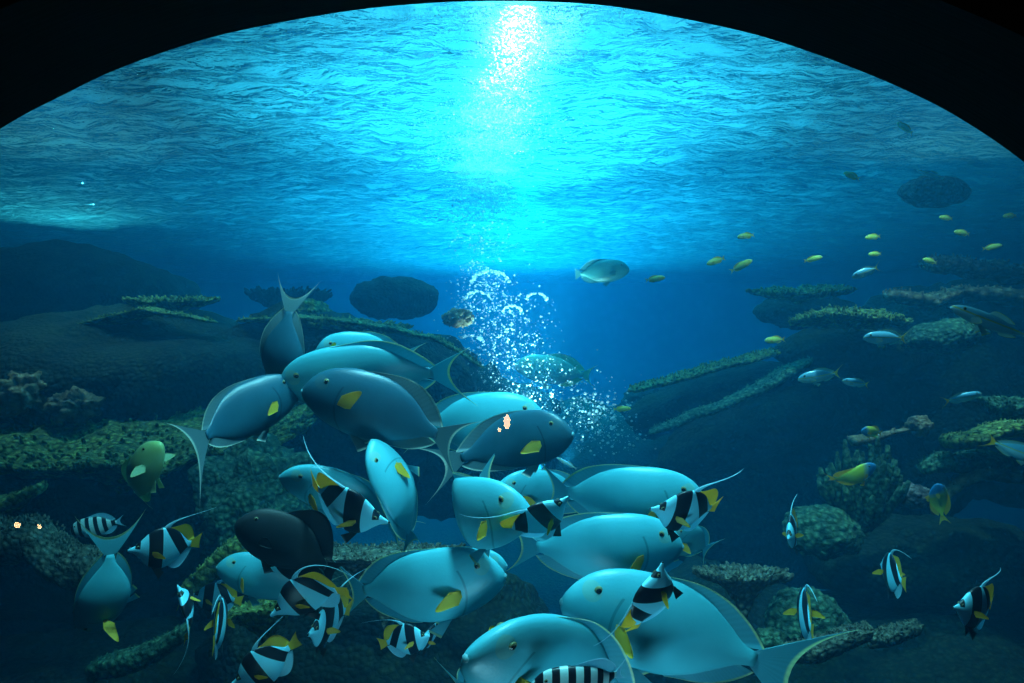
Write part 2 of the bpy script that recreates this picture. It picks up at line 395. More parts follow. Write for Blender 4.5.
fish(S, 'front surgeonfish facing left with pale lips and arched bright back', 556, 664, 1.55, 258, a=150, d=40, r=8, b=.3, group=gs, pect=(50, 60))
fish(S, 'surgeonfish cut by the bottom of the view below the front one', 492, 690, 1.75, 150, a=28, d=30, r=8, b=.2, group=gs, pect=(40, 60))
fish(S, 'big surgeonfish low down facing left with a visible eye and long tail trailing right', 676, 632, 1.75, 240, a=163, d=2, r=4, b=.1, group=gs, pect=(70, 50), tk=1.4)
fish(S, 'surgeonfish diving with yellow fins spread wide and crescent tail up, lower left', 106, 592, 1.9, 118, a=-116, d=-22, r=48, b=-.25, group=gs, pect=(88, 88), tk=1.35, pk_=2.0)
fish(S, 'dim surgeonfish with a yellow pectoral fin under the black fish', 274, 580, 2.2, 112, a=160, d=15, r=5, group=gs, pect=(70, 40))
fish('black_fish', 'near black fish in silhouette above the dim surgeonfish', 292, 545, 1.9, 118, a=150, d=18, r=0, b=.3, dfin=1.5, pect=(20, 20))
fish(S, 'pale surgeonfish facing left with a bright back behind the yellow-finned banded fish', 348, 496, 2.1, 138, a=157, d=18, r=30, b=.2, group=gs, pect=(50, 30))
fish(S, 'small pale surgeonfish peeping out behind the banded fish with the long streamer', 690, 542, 2.5, 90, a=150, d=40, r=10, group=gs)
fish('rabbitfish', 'green-bellied rabbitfish rising nose up with fins spread below the coral ledge', 139, 480, 2.3, 108, a=52, d=22, r=-6, b=.3, pect=(85, 85))
gb = 'black and white bannerfish among the school'
fish(B, 'bannerfish with yellow tail to the left and head down right beside the pale surgeonfish', 340, 508, 1.8, 108, a=-14, d=12, r=36, b=.3, group=gb, fil=.4)
fish(B, 'bannerfish tilted head up right between the middle surgeonfish, black band and yellow spot', 535, 524, 1.7, 92, a=40, d=10, r=42, b=.3, group=gb)
fish(B, 'bannerfish facing left trailing a long white streamer to the right', 690, 512, 1.8, 92, a=172, d=18, r=30, b=-.2, group=gb)
fish(B, 'bannerfish standing upright on edge in front of the big low surgeonfish', 651, 604, 1.5, 98, a=78, d=15, r=38, b=.2, group=gb, fil=.5)
fish(B, 'bannerfish with streamer to the right beside the crescent tail at lower left', 168, 548, 1.9, 74, a=172, d=38, r=10, b=-.2, group=gb)
fish(B, 'thin bright blue and yellow bannerfish seen on edge below the crescent tail', 190, 611, 1.9, 68, a=102, d=20, r=72, b=.3, group=gb)
fish(B, 'bannerfish seen from behind beside the thin blue and yellow one', 219, 626, 2.0, 84, a=165, d=-74, r=12, group=gb)
fish(B, 'dim bannerfish with a yellow back fin behind the two thin ones', 217, 598, 2.4, 52, a=165, d=20, r=5, group=gb)
fish(B, 'bannerfish at the bottom left of the school with its streamer rising to the right', 268, 664, 1.7, 76, a=205, d=20, r=22, b=-.2, group=gb)
fish(B, 'bannerfish sloping down left below the black fish, tail curled up', 309, 592, 1.75, 84, a=207, d=18, r=32, b=.5, group=gb)
fish(B, 'small bannerfish with yellow tail left below the broad surgeonfish', 404, 640, 2.1, 58, a=14, d=12, r=10, group=gb)
fish(B, 'bannerfish coming head on beside the small one below the broad surgeonfish', 431, 636, 2.2, 50, a=165, d=68, r=10, group=gb)
fish(B, 'bannerfish nearly edge on beside the pale dipping tail', 331, 620, 1.9, 86, a=170, d=74, r=5, group=gb)
fish(B, 'lone bannerfish with yellow tail and back fin at the far lower right', 980, 608, 1.8, 76, a=172, d=20, r=6, b=-.2, group=gb)
fish(B, 'little bannerfish facing the viewer beside the pale lit boulder', 793, 530, 2.6, 58, a=190, d=58, r=5, group=gb)
fish(B, 'little dark bannerfish seen from behind with side fins out, in the dark lower right', 893, 574, 2.4, 64, a=0, d=-82, r=0, group=gb, pect=(80, 80))
fish(B, 'bannerfish edge on in front of the round sponge', 806, 616, 2.2, 84, a=10, d=-76, r=10, group=gb, pect=(70, 70))
fish('sergeant_fish', 'black and white barred fish at the bottom of the view, tail to the right', 586, 686, 1.4, 112, a=178, d=8, r=12, b=-.3)
fish('sergeant_fish', 'dim black and white barred fish in the dark below the green-bellied fish', 98, 526, 2.6, 52, a=190, d=10, r=12)
fish('humphead_wrasse', 'teal humphead wrasse cruising alone in the open blue water', 600, 272, 6.5, 58, a=4, d=10, r=5)
fish('pale_fish', 'hazy pale green fish far off beside the bubbles', 556, 371, 7.5, 86, a=172, d=15, r=5)
fish('slender_fish', 'tiny silver cleaner fish above the middle surgeonfish', 568, 464, 2.0, 26, a=150, d=5, r=10, small=True)
fish('yellow_damselfish', 'yellow fish with a blue head in front of the finger coral', 853, 478, 3.2, 50, a=35, d=15, r=20, b=.5)
fish('yellow_damselfish', 'yellow fish with a blue belly climbing beside the finger coral', 938, 500, 3.2, 44, a=110, d=25, r=15, b=.4)
fish('yellow_damselfish', 'small yellow fish with a blue face above the brown leaf coral', 872, 432, 3.6, 28, a=172, d=20, r=10)
gf = 'silver fusiliers on the right'
for (x, y, px, a, lab) in ((886, 338, 52, 180, 'silver-blue fusilier facing left before the round plate coral'),
        (820, 376, 50, 188, 'silver-blue fusilier facing left above the slanting coral blade'),
        (856, 383, 32, 172, 'small fusilier with a yellow tail following the one above the coral blade'),
        (962, 398, 36, 15, 'dim fusilier with a yellow tail facing right over the dark reef'),
        (866, 272, 34, 200, 'dark-backed fusilier with a yellow tail high over the flat green plate coral')):
    fish('fusilier', lab, x, y, 3.7, px, a=a, d=12, r=8, group=gf, small=px < 40)
fish('fusilier', 'bright blue fusilier cut by the right edge of the view', 1019, 452, 2.6, 62, a=-20, d=15, r=15, b=.2, group=gf)
fish('slender_fish', 'long slender silver fish with a yellow fin at the right edge', 994, 324, 2.5, 104, a=161, d=8, r=16, b=.1)
gy = 'little yellow fish high on the right'
for (x, y, px, a, lab) in ((746, 236, 20, 190, 'little yellow fish under the ripples, highest of the left three'),
        (716, 261, 22, 200, 'little yellow fish, leftmost under the ripples'),
        (741, 266, 24, 28, 'little yellow fish pointing up right beside the leftmost one'),
        (813, 259, 18, 12, 'little yellow fish between the left trio and the dark-backed one'),
        (873, 237, 19, 188, 'little yellow fish above the dark-backed fusilier'),
        (875, 254, 16, 185, 'tiny yellow fish just over the dark-backed fusilier'),
        (930, 261, 18, 170, 'little yellow fish touching the dark ledge'),
        (775, 340, 24, 184, 'little yellow fish resting on the lit coral rim'),
        (655, 279, 20, 8, 'little yellow fish alone beside the humphead wrasse'),
        (622, 409, 18, 5, 'little yellow fish beside the lower right bubbles'),
        (946, 218, 17, 178, 'little yellow fish below the mauve reflection'),
        (905, 128, 22, 155, 'bright yellow and white fish near the surface at upper right'),
        (852, 176, 20, 165, 'faint brownish yellow fish near the surface left of the mauve reflection'),
        (1010, 216, 18, 185, 'dim yellow fish at the right edge'),
        (992, 247, 18, 10, 'dim yellow fish above the right ledge'),
        (962, 233, 20, 175, 'dim yellow fish between the mauve reflection and the ledge')):
    fish('yellow_fish', lab, x, y, 4.8 if y > 200 else 5.2, px, a=a, d=15, r=8, group=gy, small=True)
fish('slender_fish', 'thin blue fish above the mauve reflection', 932, 175, 5.0, 34, a=165, d=5, r=10, small=True)
#__REEF__
def rock(name, label, cat, x, y, Y, rx, rz, mat, ry=None, seed=0, amp=.22, fr=1.6, sub=5, rot=0, flat=0.0, tilt=0, group=None):
    """a boulder: lumpy closed mass; radii rx, rz are seen sizes in px at its distance"""
    k = Y/F; RX, RZ = rx*k, rz*k; RY = (ry*k if ry else (RX*.7+RZ*.3))
    bm = bmesh.new(); bmesh.ops.create_icosphere(bm, subdivisions=sub, radius=1)
    off = Vector((seed*7.3, seed*3.1, seed*1.7))
    sz = min(RX, RZ, RY)
    for v in bm.verts:
        n = v.co.normalized(); q = Vector((n.x*RX, n.y*RY, n.z*RZ))
        if flat and n.z < 0: q.z *= flat
        w = q*(fr/max(RX, RZ))*1.2+off
        dsp = noise.fractal(w, .9, 2.1, 5)*amp + abs(noise.noise(w*2.7))*amp*.5
        v.co = q + n*dsp*sz*1.6 + n*noise.fractal(w*9, .8, 2.2, 3)*sz*.045
    bmesh.ops.recalc_face_normals(bm, faces=bm.faces)
    me = bpy.data.meshes.new(name); bm.to_mesh(me); bm.free()
    o = link(name, me, M[mat]); o.location = at(x, y, Y); o.rotation_euler = (0, math.radians(-tilt), math.radians(rot))
    tag(o, label, cat, group); return o

def plate(name, label, x, y, Y, rx, th, mat, tilt=0, pitch=8, ry=None, seed=0, nubs=90, nub=4.0, dome=0.0, group=None, cat='coral', stem=60):
    """a table coral: scalloped disc whose underside draws in to a stalk, rim set with stubby fingers"""
    k = Y/F; R, T = rx*k, th*k; RY = (ry*k if ry else R*.75); D = dome*k; NB = nub*k
    na, nr = 96, 16; vs, fs = [], []; r_ = random.Random(seed)
    off = Vector((seed*3.3, seed*1.9, 0))
    def rim(a):
        return 1+.10*noise.noise(Vector((math.cos(a)*1.6, math.sin(a)*1.6, 0))+off)*2+.03*math.sin(a*17+seed)+.03*noise.noise(Vector((math.cos(a)*7, math.sin(a)*7, 3))+off)
    def top(u, a):
        e = rim(a)*u; q = Vector((e*math.cos(a)*R, e*math.sin(a)*RY, 0))
        q.z = D*(1-u*u)+noise.fractal(q*(3/R)+off, .8, 2.1, 4)*T*.35+T*.22*noise.noise(q*(14/R)+off)
        return q
    for side in (0, 1):
        for i in range(nr+1):
            u = i/nr
            for j in range(na):
                a = 2*math.pi*j/na; q = top(u, a)
                if side:
                    g = (1-u)**1.7
                    q = Vector((q.x, q.y, q.z-T*(1-u**6)*.9-T*.05-stem*k*g*g*(1+.3*noise.noise(q*4))))
                    if u < .999: q += Vector((noise.noise(q*6/R), noise.noise(q*6/R+off), 0))*T*.3
                vs.append(q)
    W = (nr+1)*na
    for side in (0, 1):
        for i in range(nr):
            for j in range(na):
                j2 = (j+1) % na; a, b, c, d = [side*W+t for t in (i*na+j, i*na+j2, (i+1)*na+j2, (i+1)*na+j)]
                fs.append((a, d, c, b) if not side else (a, b, c, d))
    for j in range(na):
        j2 = (j+1) % na; a, b = nr*na+j, nr*na+j2
        fs.append((a, W+a, W+b, b))
    for q in range(nubs):                       # stubby growth tips round the rim and over the top
        a = r_.random()*2*math.pi; u = 1-.35*r_.random()**2 if q % 3 else math.sqrt(r_.random())
        c = top(u, a); out = Vector((math.cos(a), math.sin(a), 0))*(.9*u) + Vector((0, 0, .8))
        out = (out+Vector((r_.uniform(-.3, .3), r_.uniform(-.3, .3), 0))).normalized(); s1 = out.orthogonal().normalized(); s2 = out.cross(s1)
        h_ = NB*r_.uniform(.6, 1.5); w_ = NB*r_.uniform(.30, .48); n0 = len(vs)
        for (t, f_) in ((-.3, 1.1), (.35, 1.0), (.8, .75), (1, .3)):
            for m_ in range(6):
                th_ = m_*math.pi/3; vs.append(c+out*h_*t+(s1*math.cos(th_)+s2*math.sin(th_))*w_*f_)
        for t in range(3):
            for m_ in range(6):
                m2 = (m_+1) % 6; fs.append((n0+t*6+m_, n0+t*6+m2, n0+t*6+6+m2, n0+t*6+6+m_))
        fs.append(tuple(n0+18+m_ for m_ in range(6)))
    me = mesh(name, vs, fs); o = link(name, me, M[mat]); o.location = at(x, y, Y)
    o.rotation_euler = (math.radians(pitch), math.radians(-tilt), 0)
    tag(o, label, cat, group); return o

def ridge(name, label, pts, Y, w, mat, seed=0, depth=3.0, nubs=80, nub=3.0, cat='coral', drop=1.5):
    """a long coral blade that follows a path; pts in (x, y, thickness px[, distance])"""
    P = []; 
    for q in pts:
        yy = q[3] if len(q) > 3 else Y; P.append((at(q[0], q[1], yy), q[2]*yy/F))
    n = 70; vs, fs = [], []; na = 18; r_ = random.Random(seed)
    L = len(P)-1; cen = []
    for i in range(n):
        t = i/(n-1)*L; k = min(L-1, int(t)); u = t-k; u = u*u*(3-2*u)*.4+u*.6
        c = P[k][0].lerp(P[k+1][0], u); th = P[k][1]*(1-u)+P[k+1][1]*u
        e = min(1, i/4, (n-1-i)/4)**.5 if 0 < i < n-1 else .12
        c = c+Vector((0, 0, noise.noise(c*5+Vector((seed, 0, 0)))*th*.5)); cen.append((c, th*e))
        for j in range(na):
            a = 2*math.pi*j/na
            q = Vector((0, math.cos(a)*th*e*depth*.5, math.sin(a)*th*e*.5*(drop if math.sin(a) < 0 else 1)))
            q += q.normalized()*th*(.16*noise.noise((c+q)*(2/th)*.5+Vector((seed, 0, 0)))+.10*noise.noise((c+q)*(6/th)*.5))*e
            vs.append(c+q)
    for i in range(n-1):
        for j in range(na):
            j2 = (j+1) % na; fs.append((i*na+j, i*na+j2, (i+1)*na+j2, (i+1)*na+j))
    fs.append(tuple(range(na))[::-1]); fs.append(tuple((n-1)*na+j for j in range(na)))
    kk = Y/F
    for q in range(nubs):
        c, th = cen[r_.randrange(2, n-2)]; a = r_.uniform(-.2, math.pi+.2)
        p0 = c+Vector((r_.uniform(-.5, .5)*th*.3, math.cos(a)*th*depth*.46, math.sin(a)*th*.46))
        out = Vector((r_.uniform(-.4, .4), math.cos(a)*.5, .4+math.sin(a))).normalized(); s1 = out.orthogonal().normalized(); s2 = out.cross(s1)
        h_ = nub*kk*r_.uniform(.5, 1.5); w_ = nub*kk*r_.uniform(.28, .45); n0 = len(vs)
        for (t, f_) in ((-.3, 1.1), (.35, 1.0), (.8, .75), (1, .3)):
            for m_ in range(6):
                th_ = m_*math.pi/3; vs.append(p0+out*h_*t+(s1*math.cos(th_)+s2*math.sin(th_))*w_*f_)
        for t in range(3):
            for m_ in range(6):
                m2 = (m_+1) % 6; fs.append((n0+t*6+m_, n0+t*6+m2, n0+t*6+6+m2, n0+t*6+6+m_))
        fs.append(tuple(n0+18+m_ for m_ in range(6)))
    o0 = cen[n//2][0].copy(); me = mesh(name, [v-o0 for v in vs], fs); o = link(name, me, M[mat]); o.location = o0
    tag(o, label, cat); return o

def finger_coral(name, label, x, y, Y, R, H, mat, n=46, seed=0):
    """bushy colony of knobbly upright fingers from one foot"""
    k = Y/F; R, H = R*k, H*k; vs, fs = [], []; r_ = random.Random(seed)
    def tube(path, rad):
        n0 = len(vs)
        for i, (c, rr) in enumerate(zip(path, rad)):
            d = (path[min(i+1, len(path)-1)]-path[max(i-1, 0)]).normalized(); s1 = d.orthogonal().normalized(); s2 = d.cross(s1)
            for j in range(8):
                a = j*math.pi/4; vs.append(c+(s1*math.cos(a)+s2*math.sin(a))*rr*(1+.35*noise.noise(c*60+Vector((j, 0, 0)))))
        for i in range(len(path)-1):
            for j in range(8):
                j2 = (j+1) % 8; fs.append((n0+i*8+j, n0+i*8+j2, n0+i*8+8+j2, n0+i*8+8+j))
        fs.append(tuple(n0+(len(path)-1)*8+j for j in range(8)))
    for q in range(n):
        a = r_.random()*2*math.pi; sp = r_.random()**.5
        tip = Vector((math.cos(a)*R*sp, math.sin(a)*R*.8*sp, H*(1.05-.55*sp*sp)*r_.uniform(.75, 1.1)))
        b0 = Vector((math.cos(a)*R*.12, math.sin(a)*R*.12, -H*.1)); m = b0.lerp(tip, .5)+Vector((math.cos(a)*R*.12, math.sin(a)*R*.1, -H*.08))
        path = []; 
        for t in [i/9 for i in range(10)]:
            path.append(b0*(1-t)**2+m*2*t*(1-t)+tip*t*t+Vector((noise.noise(Vector((q, t*3, 0))), noise.noise(Vector((q, t*3, 5))), 0))*R*.10*t)
        w = R*r_.uniform(.05, .085); tube(path, [w*(1.2, 1.15, 1.05, 1, 1.05, .95, 1.0, 1.05, .95, .5)[i] for i in range(10)])
        c = path[r_.randrange(4, 7)]; dd = Vector((r_.uniform(-1, 1), r_.uniform(-1, 1), .9)).normalized()
        tube([c+dd*R*.22*t for t in (0, .4, .8, 1)], [w*.85, w*.8, w*.8, w*.4])
    me = mesh(name, vs, fs); o = link(name, me, M[mat]); o.location = at(x, y, Y)
    tag(o, label, 'coral'); return o

R_, G_ = 'reef_boulder', 'table_coral'
# left side
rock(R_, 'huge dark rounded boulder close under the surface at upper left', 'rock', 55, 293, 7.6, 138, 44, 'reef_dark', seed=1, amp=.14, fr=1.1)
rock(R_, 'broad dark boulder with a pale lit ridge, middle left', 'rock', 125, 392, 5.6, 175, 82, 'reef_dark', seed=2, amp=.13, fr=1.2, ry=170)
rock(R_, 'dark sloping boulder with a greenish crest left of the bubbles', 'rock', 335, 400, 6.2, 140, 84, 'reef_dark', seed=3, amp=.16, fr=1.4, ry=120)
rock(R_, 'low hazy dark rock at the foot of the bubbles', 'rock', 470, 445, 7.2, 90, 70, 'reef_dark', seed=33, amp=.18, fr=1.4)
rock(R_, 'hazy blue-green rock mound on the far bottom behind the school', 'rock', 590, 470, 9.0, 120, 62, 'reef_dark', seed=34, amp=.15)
plate(G_, 'thin yellow-edged table coral on top of the broad ridge boulder', 172, 300, 5.6, 42, 6, 'reef_green', seed=4, pitch=6, nubs=160, nub=3.2, stem=14)
plate(G_, 'dark flat table coral in the blue gap, left of the drum-shaped one', 288, 293, 7.8, 38, 12, 'reef_dark', seed=5, pitch=4, nubs=160, nub=4, stem=22)
rock('drum_coral', 'dark drum-shaped coral head standing in the blue gap', 'coral', 395, 298, 7.4, 43, 21, 'reef_dark', seed=6, amp=.10, fr=2.4)
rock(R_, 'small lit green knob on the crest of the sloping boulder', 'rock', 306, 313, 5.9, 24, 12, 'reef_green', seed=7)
plate(G_, 'flat yellow-green coral crust along the crest of the sloping boulder', 345, 321, 5.7, 62, 8, 'reef_green', seed=8, tilt=-6, pitch=5, nubs=200, nub=3, stem=10)
rock('pink_coral', 'small pinkish coral clump beside the bubbles', 'coral', 458, 318, 6.4, 15, 8, 'reef_brown', seed=9, amp=.3, fr=2.5)
rock('brown_coral', 'brown lumpy coral at the left edge above the green ledge', 'coral', 22, 396, 4.3, 34, 19, 'reef_brown', seed=10, amp=.32, fr=2.4)
rock('brown_coral', 'smaller tan coral lump beside the brown one on the ledge', 'coral', 74, 406, 4.25, 24, 13, 'reef_brown', seed=11, amp=.36, fr=2.6)
plate('coral_ledge', 'long green knobbly coral ledge running in from the left edge', 110, 424, 4.3, 190, 22, 'reef_green', ry=120, seed=12, tilt=-1.5, pitch=12, nubs=1200, nub=4.0, stem=60)
rock(R_, 'dark rock wall under the green coral ledge', 'rock', 60, 520, 4.9, 190, 82, 'reef_dark', seed=13, amp=.16, ry=90)
rock(R_, 'greenish textured rock face beside the pale surgeonfish', 'rock', 265, 505, 3.9, 58, 62, 'reef_teal', seed=14, amp=.2, fr=1.8)
ridge('coral_bar', 'grainy grey coral bar slanting down from the left edge', [(-60, 512, 34), (10, 538, 36), (60, 556, 34), (108, 574, 26)], 3.0, 1, 'reef_grain', seed=15, nubs=900, nub=2.6, depth=1.6)
ridge('yellow_coral', 'short yellowish coral spur at the left edge above the grainy bar', [(-20, 506, 14), (15, 498, 14), (42, 487, 8)], 3.3, 1, 'reef_green', seed=16, nubs=80, nub=2.5)
ridge('slanting_coral', 'thin coral blade with a dotted pale rim behind the lower left fish', [(182, 590, 8), (205, 566, 9), (232, 546, 10), (250, 537, 9)], 3.0, 1, 'reef_green', seed=17, nubs=160, nub=2.4, drop=5)
plate(G_, 'table coral with a bright dotted rim behind the middle of the school', 385, 552, 3.0, 96, 7, 'reef_grain', ry=40, seed=18, pitch=-5, nubs=420, nub=2.8, stem=70)
plate(G_, 'small table coral in the gap between the thin banded fish and the black one', 262, 606, 2.8, 46, 10, 'reef_green', ry=24, seed=19, pitch=-2, tilt=8, nubs=200, nub=2.6, stem=40)
ridge('slanting_coral', 'dim coral blade rising to the right in the bottom left dark', [(88, 668, 8), (125, 655, 10), (160, 640, 9), (190, 622, 7)], 2.8, 1, 'reef_teal', seed=20, nubs=90, nub=2.4, drop=4)
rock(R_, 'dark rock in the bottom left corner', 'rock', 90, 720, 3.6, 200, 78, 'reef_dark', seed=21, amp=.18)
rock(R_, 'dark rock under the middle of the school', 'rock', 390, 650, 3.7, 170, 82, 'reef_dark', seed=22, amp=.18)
# right side
plate(G_, 'flat yellow-green table coral, highest on the right', 800, 290, 5.8, 46, 7, 'reef_green', seed=40, pitch=8, tilt=3, nubs=240, nub=2.8, stem=8)
plate(G_, 'domed round table coral with a bright knobbly rim', 846, 322, 4.9, 56, 9, 'reef_green', seed=41, pitch=-6, tilt=-2, nubs=420, nub=3.0, dome=13, stem=14)
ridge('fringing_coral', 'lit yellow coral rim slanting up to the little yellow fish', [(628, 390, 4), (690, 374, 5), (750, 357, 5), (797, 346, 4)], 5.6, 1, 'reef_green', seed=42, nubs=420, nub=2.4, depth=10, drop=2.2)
ridge('slanting_coral', 'long slanting coral blade with a bright upper edge right of centre', [(648, 434, 5), (690, 416, 8), (745, 394, 8), (780, 376, 11), (812, 360, 6)], 5.0, 1, 'reef_teal', seed=43, nubs=200, nub=2.2, depth=4, drop=1.4)
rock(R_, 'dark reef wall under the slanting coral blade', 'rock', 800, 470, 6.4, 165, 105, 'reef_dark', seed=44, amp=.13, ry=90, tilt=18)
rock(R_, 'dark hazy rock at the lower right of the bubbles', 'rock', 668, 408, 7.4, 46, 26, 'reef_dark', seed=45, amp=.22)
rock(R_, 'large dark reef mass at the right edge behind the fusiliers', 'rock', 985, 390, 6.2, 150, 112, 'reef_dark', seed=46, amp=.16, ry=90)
rock('leaf_coral', 'green textured leaf-shaped coral slab behind the facing fusilier', 'coral', 946, 336, 4.7, 42, 17, 'reef_teal', seed=47, amp=.14, tilt=8, ry=30)
ridge('dark_ledge', 'dark knobbly ledge under the little yellow fish at right', [(925, 262, 12), (965, 266, 14), (1005, 272, 14), (1060, 280, 16)], 5.4, 1, 'reef_purple', seed=48, nubs=200, nub=3)
ridge('dark_ledge', 'thin brownish ledge below the knobbly one at the right edge', [(885, 296, 9), (930, 300, 12), (965, 290, 10), (1040, 298, 15)], 5.2, 1, 'reef_brown', seed=49, nubs=120, nub=3)
rock('mauve_coral_and_reflection', 'mauve ribbed reflection of coral, built solid, by the surface at upper right', 'coral', 933, 192, 6.0, 32, 14, 'reef_purple', seed=50, amp=.12, tilt=-4)  # solid lump standing in for a coral's reflection in the water surface
ridge('coral_slab', 'yellow-green coral slab slanting at the right edge', [(944, 443, 9), (965, 438, 13), (1000, 432, 13), (1050, 424, 13)], 3.7, 1, 'reef_green', seed=51, nubs=220, nub=2.2)
ridge('coral_slab', 'teal coral crust below the yellow-green slab', [(922, 472, 8), (945, 460, 15), (975, 456, 15), (1010, 462, 10)], 3.8, 1, 'reef_teal', seed=52, nubs=160, nub=2.2)
rock('brown_coral', 'brown leaf-like coral at the end of the thin stem', 'coral', 919, 426, 3.9, 12, 9, 'reef_brown', seed=53, amp=.22)
ridge('branch_coral', 'thin brown coral stem under the small yellow and blue fish', [(850, 440, 8), (872, 436, 7), (895, 431, 3), (915, 428, 4)], 3.9, 1, 'reef_brown', seed=54, nubs=20, nub=2)
rock('brown_coral', 'mauve-brown coral lump between the two yellow and blue fish', 'coral', 913, 496, 3.7, 19, 11, 'reef_purple', seed=55, amp=.2)
finger_coral('finger_coral', 'bushy finger coral behind the yellow fish', 862, 520, 3.6, 44, 78, 'reef_teal', n=60, seed=56)
rock(R_, 'pale lit teal boulder left of the finger coral', 'rock', 822, 532, 3.5, 36, 24, 'reef_teal', seed=57, amp=.14)
rock(R_, 'dark rock shelf carrying the finger coral', 'rock', 935, 560, 4.3, 120, 40, 'reef_dark', seed=58, amp=.18)
ridge('branch_coral', 'branching brown coral arm reaching to the right edge', [(932, 512, 5), (950, 488, 6), (975, 474, 8), (1010, 476, 8), (1060, 470, 9)], 3.7, 1, 'reef_brown', seed=59, nubs=70, nub=2.6, drop=2)
plate(G_, 'table coral with a fringe of stubby pale fingers at lower right', 742, 574, 3.0, 46, 7, 'reef_grain', ry=24, seed=60, pitch=-6, nubs=300, nub=4.6, stem=44)
rock('round_sponge', 'round dim sponge behind the edge-on bannerfish', 'sponge', 806, 625, 3.0, 37, 33, 'reef_teal', seed=61, amp=.12)
rock('round_sponge', 'smaller round sponge at the foot of the dim one', 'sponge', 770, 642, 2.8, 14, 13, 'reef_teal', seed=62, amp=.14)
ridge('coral_ridge', 'wavy coral ridge with a pale dotted crest before the sponge', [(782, 652, 6), (815, 645, 9), (845, 632, 8), (872, 626, 6)], 2.7, 1, 'reef_grain', seed=63, nubs=260, nub=2.6, drop=4)
ridge('coral_ridge', 'short coral ridge with a pale dotted crest in the dark right of the wavy one', [(868, 640, 5), (890, 632, 7), (920, 624, 5)], 2.8, 1, 'reef_grain', seed=64, nubs=150, nub=2.6, drop=4)
rock(R_, 'dark rock filling the bottom right corner', 'rock', 930, 700, 3.9, 230, 78, 'reef_dark', seed=65, amp=.16)
rock(R_, 'dark rock behind the fringed table coral', 'rock', 720, 640, 4.4, 110, 62, 'reef_dark', seed=66, amp=.18)
plate(G_, 'dim green plate coral at the right edge above the yellow-green slab', 1012, 402, 3.9, 28, 12, 'reef_teal', seed=67, pitch=10, nubs=80, nub=2.4, stem=20)

rock(R_, 'dark rock carrying the domed round table coral', 'rock', 852, 352, 5.5, 74, 26, 'reef_dark', seed=70, amp=.14, ry=60)
rock(R_, 'dark rock under the flat green table coral', 'rock', 805, 312, 6.6, 50, 16, 'reef_dark', seed=71, amp=.16, ry=40)
rock(R_, 'dark wedge of rock under the lit yellow coral rim', 'rock', 722, 396, 6.0, 96, 24, 'reef_dark', seed=72, amp=.14, ry=50, tilt=14)
rock(R_, 'dark wedge of rock under the long slanting coral growth', 'rock', 752, 430, 5.5, 96, 30, 'reef_dark', seed=73, amp=.14, ry=50, tilt=22)
rock(R_, 'dark low rock closing the gap at the left edge under the grainy bar', 'rock', 120, 628, 5.6, 210, 44, 'reef_dark', seed=74, amp=.14, ry=60)
ridge('lit_crest', 'pale lit band modelled along the crest of the broad left boulder', [(-30, 356, 4), (50, 338, 6), (110, 320, 6), (152, 309, 6), (218, 322, 3)], 5.0, 1, 'reef_green', seed=75, nubs=260, nub=2.0, depth=8, drop=1.5)  # added strip whose colour stands in for light on the boulder's crest
ridge('lit_crest', 'yellow-green lit band modelled down the crest towards the bubbles', [(236, 322, 3), (300, 317, 6), (380, 326, 6), (440, 340, 5), (484, 368, 3)], 5.5, 1, 'reef_green', seed=76, nubs=240, nub=2.2, depth=8, drop=1.5)  # same for the sloping boulder: its lit crest built as a strip

#__SETTING__
def struct(name, me, mat, smooth=False):
    o = link(name, me, mat, smooth=smooth); o['kind'] = 'structure'; return o
def box(x0, x1, y0, y1, z0, z1):
    vs = [(x, y, z) for x in (x0, x1) for y in (y0, y1) for z in (z0, z1)]
    return vs, [(0, 1, 3, 2), (4, 6, 7, 5), (0, 4, 5, 1), (2, 3, 7, 6), (0, 2, 6, 4), (1, 5, 7, 3)]
TX, TY0, TY1, TZ0 = 12.5, 1.06, 26.0, -2.6
hall = plain('matte_black_wall', (.004, .005, .006), .8)
tankwall = reef_mat('painted_tank_wall', (.015, .05, .08), (.02, .06, .10), (.02, .07, .12), .3, 3, .1)
sand = reef_mat('dark_gravel', (.02, .03, .025), (.05, .06, .045), (.08, .09, .06), 1, 18)
struct('floor', mesh('floor', *box(-4, 4, -3.5, .84, -.1, 0)), hall)
struct('seabed', mesh('seabed', *box(-TX, TX, TY0, TY1, TZ0-.2, TZ0)), sand)
struct('wall_back', mesh('wall_back', *box(-TX, TX, TY1, TY1+.3, TZ0, SURF+.4)), tankwall)
struct('wall_left', mesh('wall_left', *box(-TX-.3, -TX, TY0, TY1, TZ0, SURF+.4)), tankwall)
struct('wall_right', mesh('wall_right', *box(TX, TX+.3, TY0, TY1, TZ0, SURF+.4)), tankwall)
# front wall with the arched opening
arc = [(-330, 683), (-322, 560), (-280, 430), (-215, 310), (-110, 205), (0, 129), (67, 93), (113, 71), (167, 51), (233, 32), (341, 12), (430, 3), (512, 1), (600, 5), (680, 18), (764, 37), (848, 66), (916, 95), (966, 122), (1024, 162), (1110, 232), (1200, 330), (1270, 440), (1318, 560), (1330, 683)]
pts = []
for i in range(len(arc)-1):
    p0, p1, p2, p3 = arc[max(0, i-1)], arc[i], arc[i+1], arc[min(len(arc)-1, i+2)]
    for s in range(8):
        t = s/8; pts.append(tuple(.5*(2*p1[k]+(p2[k]-p0[k])*t+(2*p0[k]-5*p1[k]+4*p2[k]-p3[k])*t*t+(3*p1[k]-p0[k]-3*p2[k]+p3[k])*t**3) for k in (0, 1)))
pts.append(arc[-1])
inner = [at(x, y, 1.0) for x, y in pts]
for k in range(1, 20): inner.append(at(1330, 683, 1.0).lerp(at(-330, 683, 1.0), k/20)+Vector((0, 0, -.28*math.sin(math.pi*k/20)-.12)))
